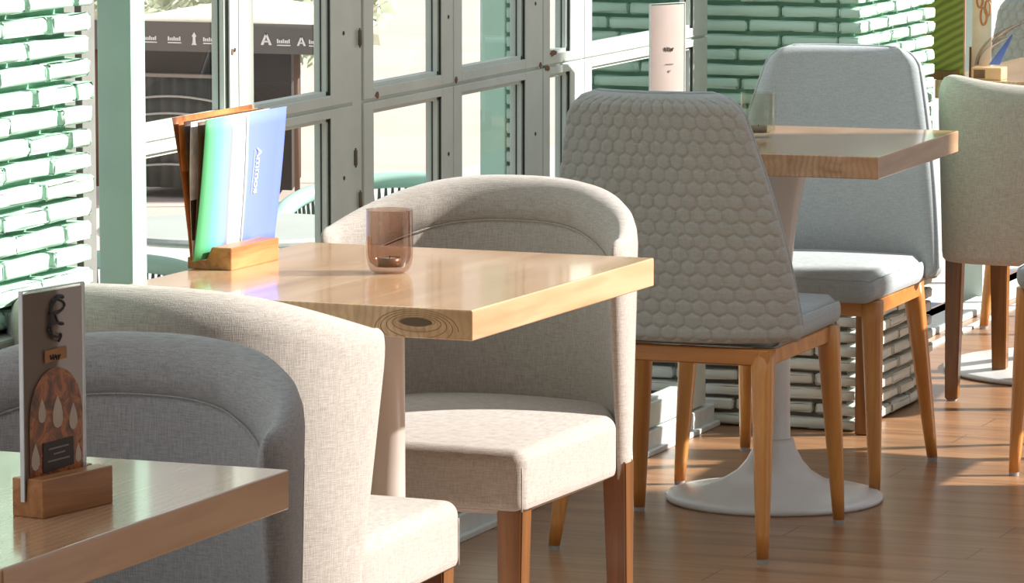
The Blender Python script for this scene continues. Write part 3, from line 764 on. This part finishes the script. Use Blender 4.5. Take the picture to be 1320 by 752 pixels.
def arc_sheet(bm, r0, w0, y0, y1, a0, a1, n=24, th=.0006):
    rings = []
    for k_ in range(n+1):
        a = a0+(a1-a0)*k_/n; x, z = r0*(1-cos(a))*1.0, w0*sin(a)
        rings.append([(x, y0, z), (x, y1, z), (x+th, y1, z+th), (x+th, y0, z+th)])
    loft(bm, rings)
b_ = NB(); arc_sheet(b_, .22, .125, .0, .16, .02, 1.5); obj('clear_sheet', b_, glass_mat('hazy_sleeve', (.80, .78, .76, 1), .15, 1.5), R4, True)
b_ = NB(); arc_sheet(b_, .17, .085, .02, .13, .02, 1.2); obj('page', b_, glass_mat('hazy_inner_sleeve', (.85, .86, .88, 1), .2, 1.5), R4, True)
b_ = NB(); quad_sheet(b_, (.030, .02, .004), (.058, .02, .004), (.080, .06, .075), (.075, .06, .075), .0006, 4); obj('blue_stripe', b_, plain('blue_ink', srgb(110, 135, 215), .4), R4)

# ------------------------------------------------------------------ outside furniture
def wicker_chair(label, loc, rz):
    t = thing('wicker_armchair', label, 'armchair', loc, rz, 'wicker chairs on the terrace')
    R, D = .29, .30
    def hp(a, z, k=1.0): return (R*k*sin(a), -D*k*cos(a), z)
    As = [radians(-110+220*i/60) for i in range(61)]
    b_ = NB(); tube(b_, [hp(a, .74-.10*(abs(a)/radians(110))**2) for a in As], .028, 12, flat=.8); obj('top_rail', b_, M['frame_green'], t, True)
    b_ = NB(); tube(b_, [hp(a, .60-.09*(abs(a)/radians(110))**2, .97) for a in As], .016, 10); tube(b_, [hp(a, .44, .92) for a in As], .016, 10); obj('rail', b_, M['frame_green'], t, True)
    b_ = NB()
    for i in range(len(As)-1):
        a, b2 = As[i], As[i+1]; zt = .72-.10*(abs(a)/radians(110))**2
        tube(b_, [hp(a, zt), hp(b2, .44, .92)], .0035, 5); tube(b_, [hp(b2, zt), hp(a, .44, .92)], .0035, 5)
    for z in (.66, .63, .55, .51, .47): tube(b_, [hp(a, z-.08*(abs(a)/radians(110))**2, .96) for a in As], .0035, 5)
    obj('weave', b_, plain('dark_cane_weave', (.05, .08, .07, 1), .6), t)
    b_ = NB(); lathe(b_, [(0, .40), (.25, .40), (.27, .42), (.26, .445), (0, .45)], 40); obj('seat', b_, M['frame_green'], t, True)
    for a in (45, 135, 225, 315):
        b_ = NB(); tube(b_, [(.25*cos(radians(a)), .25*sin(radians(a)), 0), (.22*cos(radians(a)), .22*sin(radians(a)), .42)], .014, 8); obj('leg', b_, M['frame_green'], t, True)
    return t
OT = thing('round_terrace_table', 'round pale table outside on the terrace, seen through the window', 'table', (-4.29, 10.5, ZO), 0)
b_ = NB(); lathe(b_, [(0, .728), (.33, .728), (.352, .735), (.352, .742), (.345, .75), (0, .75)], 72); obj('tabletop', b_, plain('pale_grey_laminate', srgb(196, 200, 194), .35, 0, .05, 6, .02), OT)
OT.location = (-4.639, 10.526, -.40)
b_ = NB(); lathe(b_, [(0, 0), (.21, 0), (.21, .012), (.05, .03), (.03, .06), (.03, .728), (0, .728)], 32); obj('base', b_, M['white_metal'], OT, True)
WC = wicker_chair('mint wicker armchair outside beyond the round terrace table, curved back showing', (-4.60, 11.44, ZO), radians(188))
W2 = copy_thing(WC, (-4.80, 9.93, ZO), radians(10), 'mint wicker armchair outside on the near side of the round terrace table')

# mint post with a strip of bricks, outside on the terrace
def ext_post(name, xs, y, mats, label, depth=.12):
    t = thing(name, label, 'post', ((xs[0]+xs[-1])/2, y, ZO)); x00 = t.location.x
    for i_ in range(len(xs)-1):
        b_ = NB()
        if mats[i_] == 'brick':
            z = 0
            while z < 2.9:
                rbox(b_, xs[i_]-x00, xs[i_+1]-x00, 0, depth, z+.005, z+.033, .004, 2); z += .038
            obj('brickwork', b_, M['brick'], t, True)
            b_ = NB(); box(b_, xs[i_]-x00, xs[i_+1]-x00, .012, depth-.012, 0, 2.9); obj('mortar', b_, M['mortar'], t)
        else:
            rbox(b_, xs[i_]-x00, xs[i_+1]-x00, -.004, depth, 0, 2.9, .003); obj('board', b_, mats[i_], t)
    return t
ext_post('terrace_post', (-4.275, -4.205, -4.180, -4.155), 11.3, (M['frame_green'], 'brick', M['frame_green']), 'mint post with a brick strip standing outside on the terrace')

# pedestal and navy mat outside the open doorway
t = thing('terrace_pedestal_table', 'white pedestal base of a table outside the open doorway at the right edge', 'table', (-3.86, 16.15, ZO))
b_ = NB(); lathe(b_, [(0, 0), (.24, 0), (.245, .012), (.24, .03), (.1, .045), (.05, .09), (0, .09)], 48); obj('base', b_, M['white_metal'], t, True)
b_ = NB(); lathe(b_, [(0, .09), (.035, .09), (.032, .6), (.03, .72), (0, .72)], 24); obj('column', b_, M['white_metal'], t, True)
b_ = NB(); rbox(b_, -.35, .35, -.35, .35, .72, .75, .004); obj('tabletop', b_, M['table'], t)
b_ = NB(); rbox(b_, -.42, .20, -.2, .2, 0, .045, .006); o = obj('navy_bench_mat', b_, M['navy'], None, loc=(-3.95, 14.85, ZO)); tag(o, 'flat navy blue mat lying outside past the brick pillar', 'mat')

# beach kiosk on the promenade, far outside
K = thing('kiosk', 'distant beach kiosk outside, cream canopy, grey logo band, dark wavy counter', 'kiosk', (-21.75, 50, -3.62))
def canopy_z(u): return 2.23-.62*abs(u)**1.7*.55
b_ = NB(); rings = []
for j in range(13):
    v = j/12; half = 1.62; rings.append([((1.58-.95*v)*u, -1.4+2.8*v, 1.95+.34*(1-abs(u)**1.8)*(1-.9*abs(2*v-1)**2.2)*.62) for u in [-1+2*i/24 for i in range(25)]])
loft(b_, rings, False, False)
r2 = bmesh.ops.extrude_face_region(b_, geom=b_.faces[:]); bmesh.ops.translate(b_, verts=[v for v in r2['geom'] if isinstance(v, bmesh.types.BMVert)], vec=(0, 0, -.03))
obj('canopy', b_, plain('cream_canvas', srgb(246, 232, 214), .9), K, True)
b_ = NB()
pl_ = [(-1.60, -1.42), (1.60, -1.42), (.65, 1.42), (-.65, 1.42)]
pi_ = [(-1.56, -1.38), (1.56, -1.38), (.62, 1.38), (-.62, 1.38)]
for i_ in range(4):
    a, b2, c, d = pl_[i_], pl_[(i_+1) % 4], pi_[(i_+1) % 4], pi_[i_]
    loft(b_, [[(*p, 1.62) for p in (a, b2, c, d)], [(*p, 1.965) for p in (a, b2, c, d)]])
vl = obj('logo_band', b_, plain('grey_valance', srgb(104, 100, 96), .9, 0, .05, 3), K)
for x_, kind in ((-1.1, 'w'), (-.74, 'w'), (-.43, 'w'), (-.18, 'tower'), (.02, 'w'), (.73, 'A'), (.95, 'w'), (1.17, 'A2'), (1.40, 'w2')):
    b_ = NB()
    if kind in ('A', 'A2'):
        s_ = 1 if kind == 'A' else .8
        for p in ([(-.07, 0), (-.035, 0), (.012, .13), (0, .14), (-.012, .13)], [(.07, 0), (.035, 0), (-.012, .13), (0, .14), (.012, .13)], [(-.03, .03), (.03, .03), (.0, .055)]):
            loft(b_, [[(x_+a*s_, -1.423, 1.72+c*s_) for a, c in p], [(x_+a*s_, -1.428, 1.72+c*s_) for a, c in p]])
    elif kind == 'tower':
        p = [(-.035, 0), (.035, 0), (.02, .02), (.015, .09), (.03, .10), (.0, .15), (-.03, .10), (-.015, .09), (-.02, .02)]
        loft(b_, [[(x_+a, -1.423, 1.70+c) for a, c in p], [(x_+a, -1.428, 1.70+c) for a, c in p]])
    else:
        wd = .17 if kind == 'w' else .27
        for i_ in range(int(wd/.024)):
            box(b_, x_-wd/2+i_*.024, x_-wd/2+i_*.024+.016, -1.428, -1.423, 1.745, 1.745+(.035 if i_ % 3 else .048))
        box(b_, x_-wd/2, x_+wd/2, -1.428, -1.423, 1.715, 1.728)
    obj('logo', b_, M['white'], vl)
b_ = NB(); loft(b_, [[(x_, y_, z_) for x_, y_ in ((-1.5, -1.0), (.86, -1.0), (.30, .6), (-1.2, .6))] for z_ in (0, 1.63)]); obj('back_booth', b_, plain('dark_brown_booth', srgb(50, 40, 35), .8), K)
b_ = NB()
ws = []
for i_ in range(0, 61):
    x_ = -1.55+1.70*i_/60; ws.append((x_, -1.18-.02*sin(i_*1.1)))
loft(b_, [[(x_, y_, 0) for x_, y_ in ws], [(x_, y_, 1.30) for x_, y_ in ws]], False, False)
r2 = bmesh.ops.extrude_face_region(b_, geom=b_.faces[:]); bmesh.ops.translate(b_, verts=[v for v in r2['geom'] if isinstance(v, bmesh.types.BMVert)], vec=(0, .05, 0))
ct = obj('counter', b_, plain('dark_grey_counter', srgb(84, 84, 80), .6, 0, .15, 2), K, True)
for q in range(5):
    b_ = NB(); tube(b_, [(-1.55+1.70*i_/40, -1.215, 1.02-.2*q+.05*sin(i_/40*4.5-1.6)+.03*sin(i_/9)) for i_ in range(41)], .014, 6); obj('wave_line', b_, plain('pale_grey_line', srgb(190, 190, 184), .7), ct)
b_ = NB(); box(b_, -1.57, .17, -1.23, -1.1, 1.30, 1.34); obj('counter_top', b_, plain('counter_edge_grey', srgb(140, 132, 124), .6), ct)
for x_, y_ in ((-1.5, -1.3), (.95, -1.05), (1.5, -1.3), (-.6, 1.3), (.5, 1.3)):
    if 1:
        b_ = NB(); tube(b_, [(x_, y_, 0), (x_, y_, 1.95)], .035, 8); obj('post', b_, plain('brown_post', srgb(110, 84, 66), .8), K, True)

def shrub(loc, R, H, label, seed):
    rnd = random.Random(seed); t = thing('tree', label, 'tree', loc, 0, 'trees behind the kiosk')
    b_ = NB()
    for i_ in range(1500):
        a = rnd.uniform(0, 2*pi); h = rnd.uniform(.25, 1); rr = R*sqrt(max(0, 1-((h-.6)/.45)**2))*rnd.uniform(.6, 1.05)
        p = Vector((rr*cos(a), rr*sin(a), H*h)); s_ = rnd.uniform(.10, .24)
        d1 = Vector((rnd.uniform(-1, 1), rnd.uniform(-1, 1), rnd.uniform(-1, 1))).normalized(); d2 = d1.orthogonal().normalized()
        b_.faces.new([b_.verts.new(p+d1*s_), b_.verts.new(p+d2*s_*.5), b_.verts.new(p-d1*s_), b_.verts.new(p-d2*s_*.5)])
    m, n, bb = new_mat('pale_green_leaves'); f = noise(n, coords(n), 2, 3)
    n.links.new(ramp(n, f, [(.3, srgb(165, 182, 150)), (.7, srgb(222, 228, 208))]), bb.inputs['Base Color'])
    obj('foliage', b_, m, t)
    b_ = NB(); tube(b_, [(0, 0, 0), (.05, 0, H*.3), (0, .05, H*.7)], [.14, .1, .05], 8); obj('trunk', b_, plain('grey_bark', srgb(120, 105, 90), .9), t)
for i_, (x_, y_) in enumerate(((-33.0, 59), (-29.2, 60), (-25.4, 59))):
    shrub((x_, y_, -3.75), 1.7, 3.6, ['leftmost', 'middle', 'rightmost'][i_]+' of the three pale green trees behind the distant kiosk', i_)
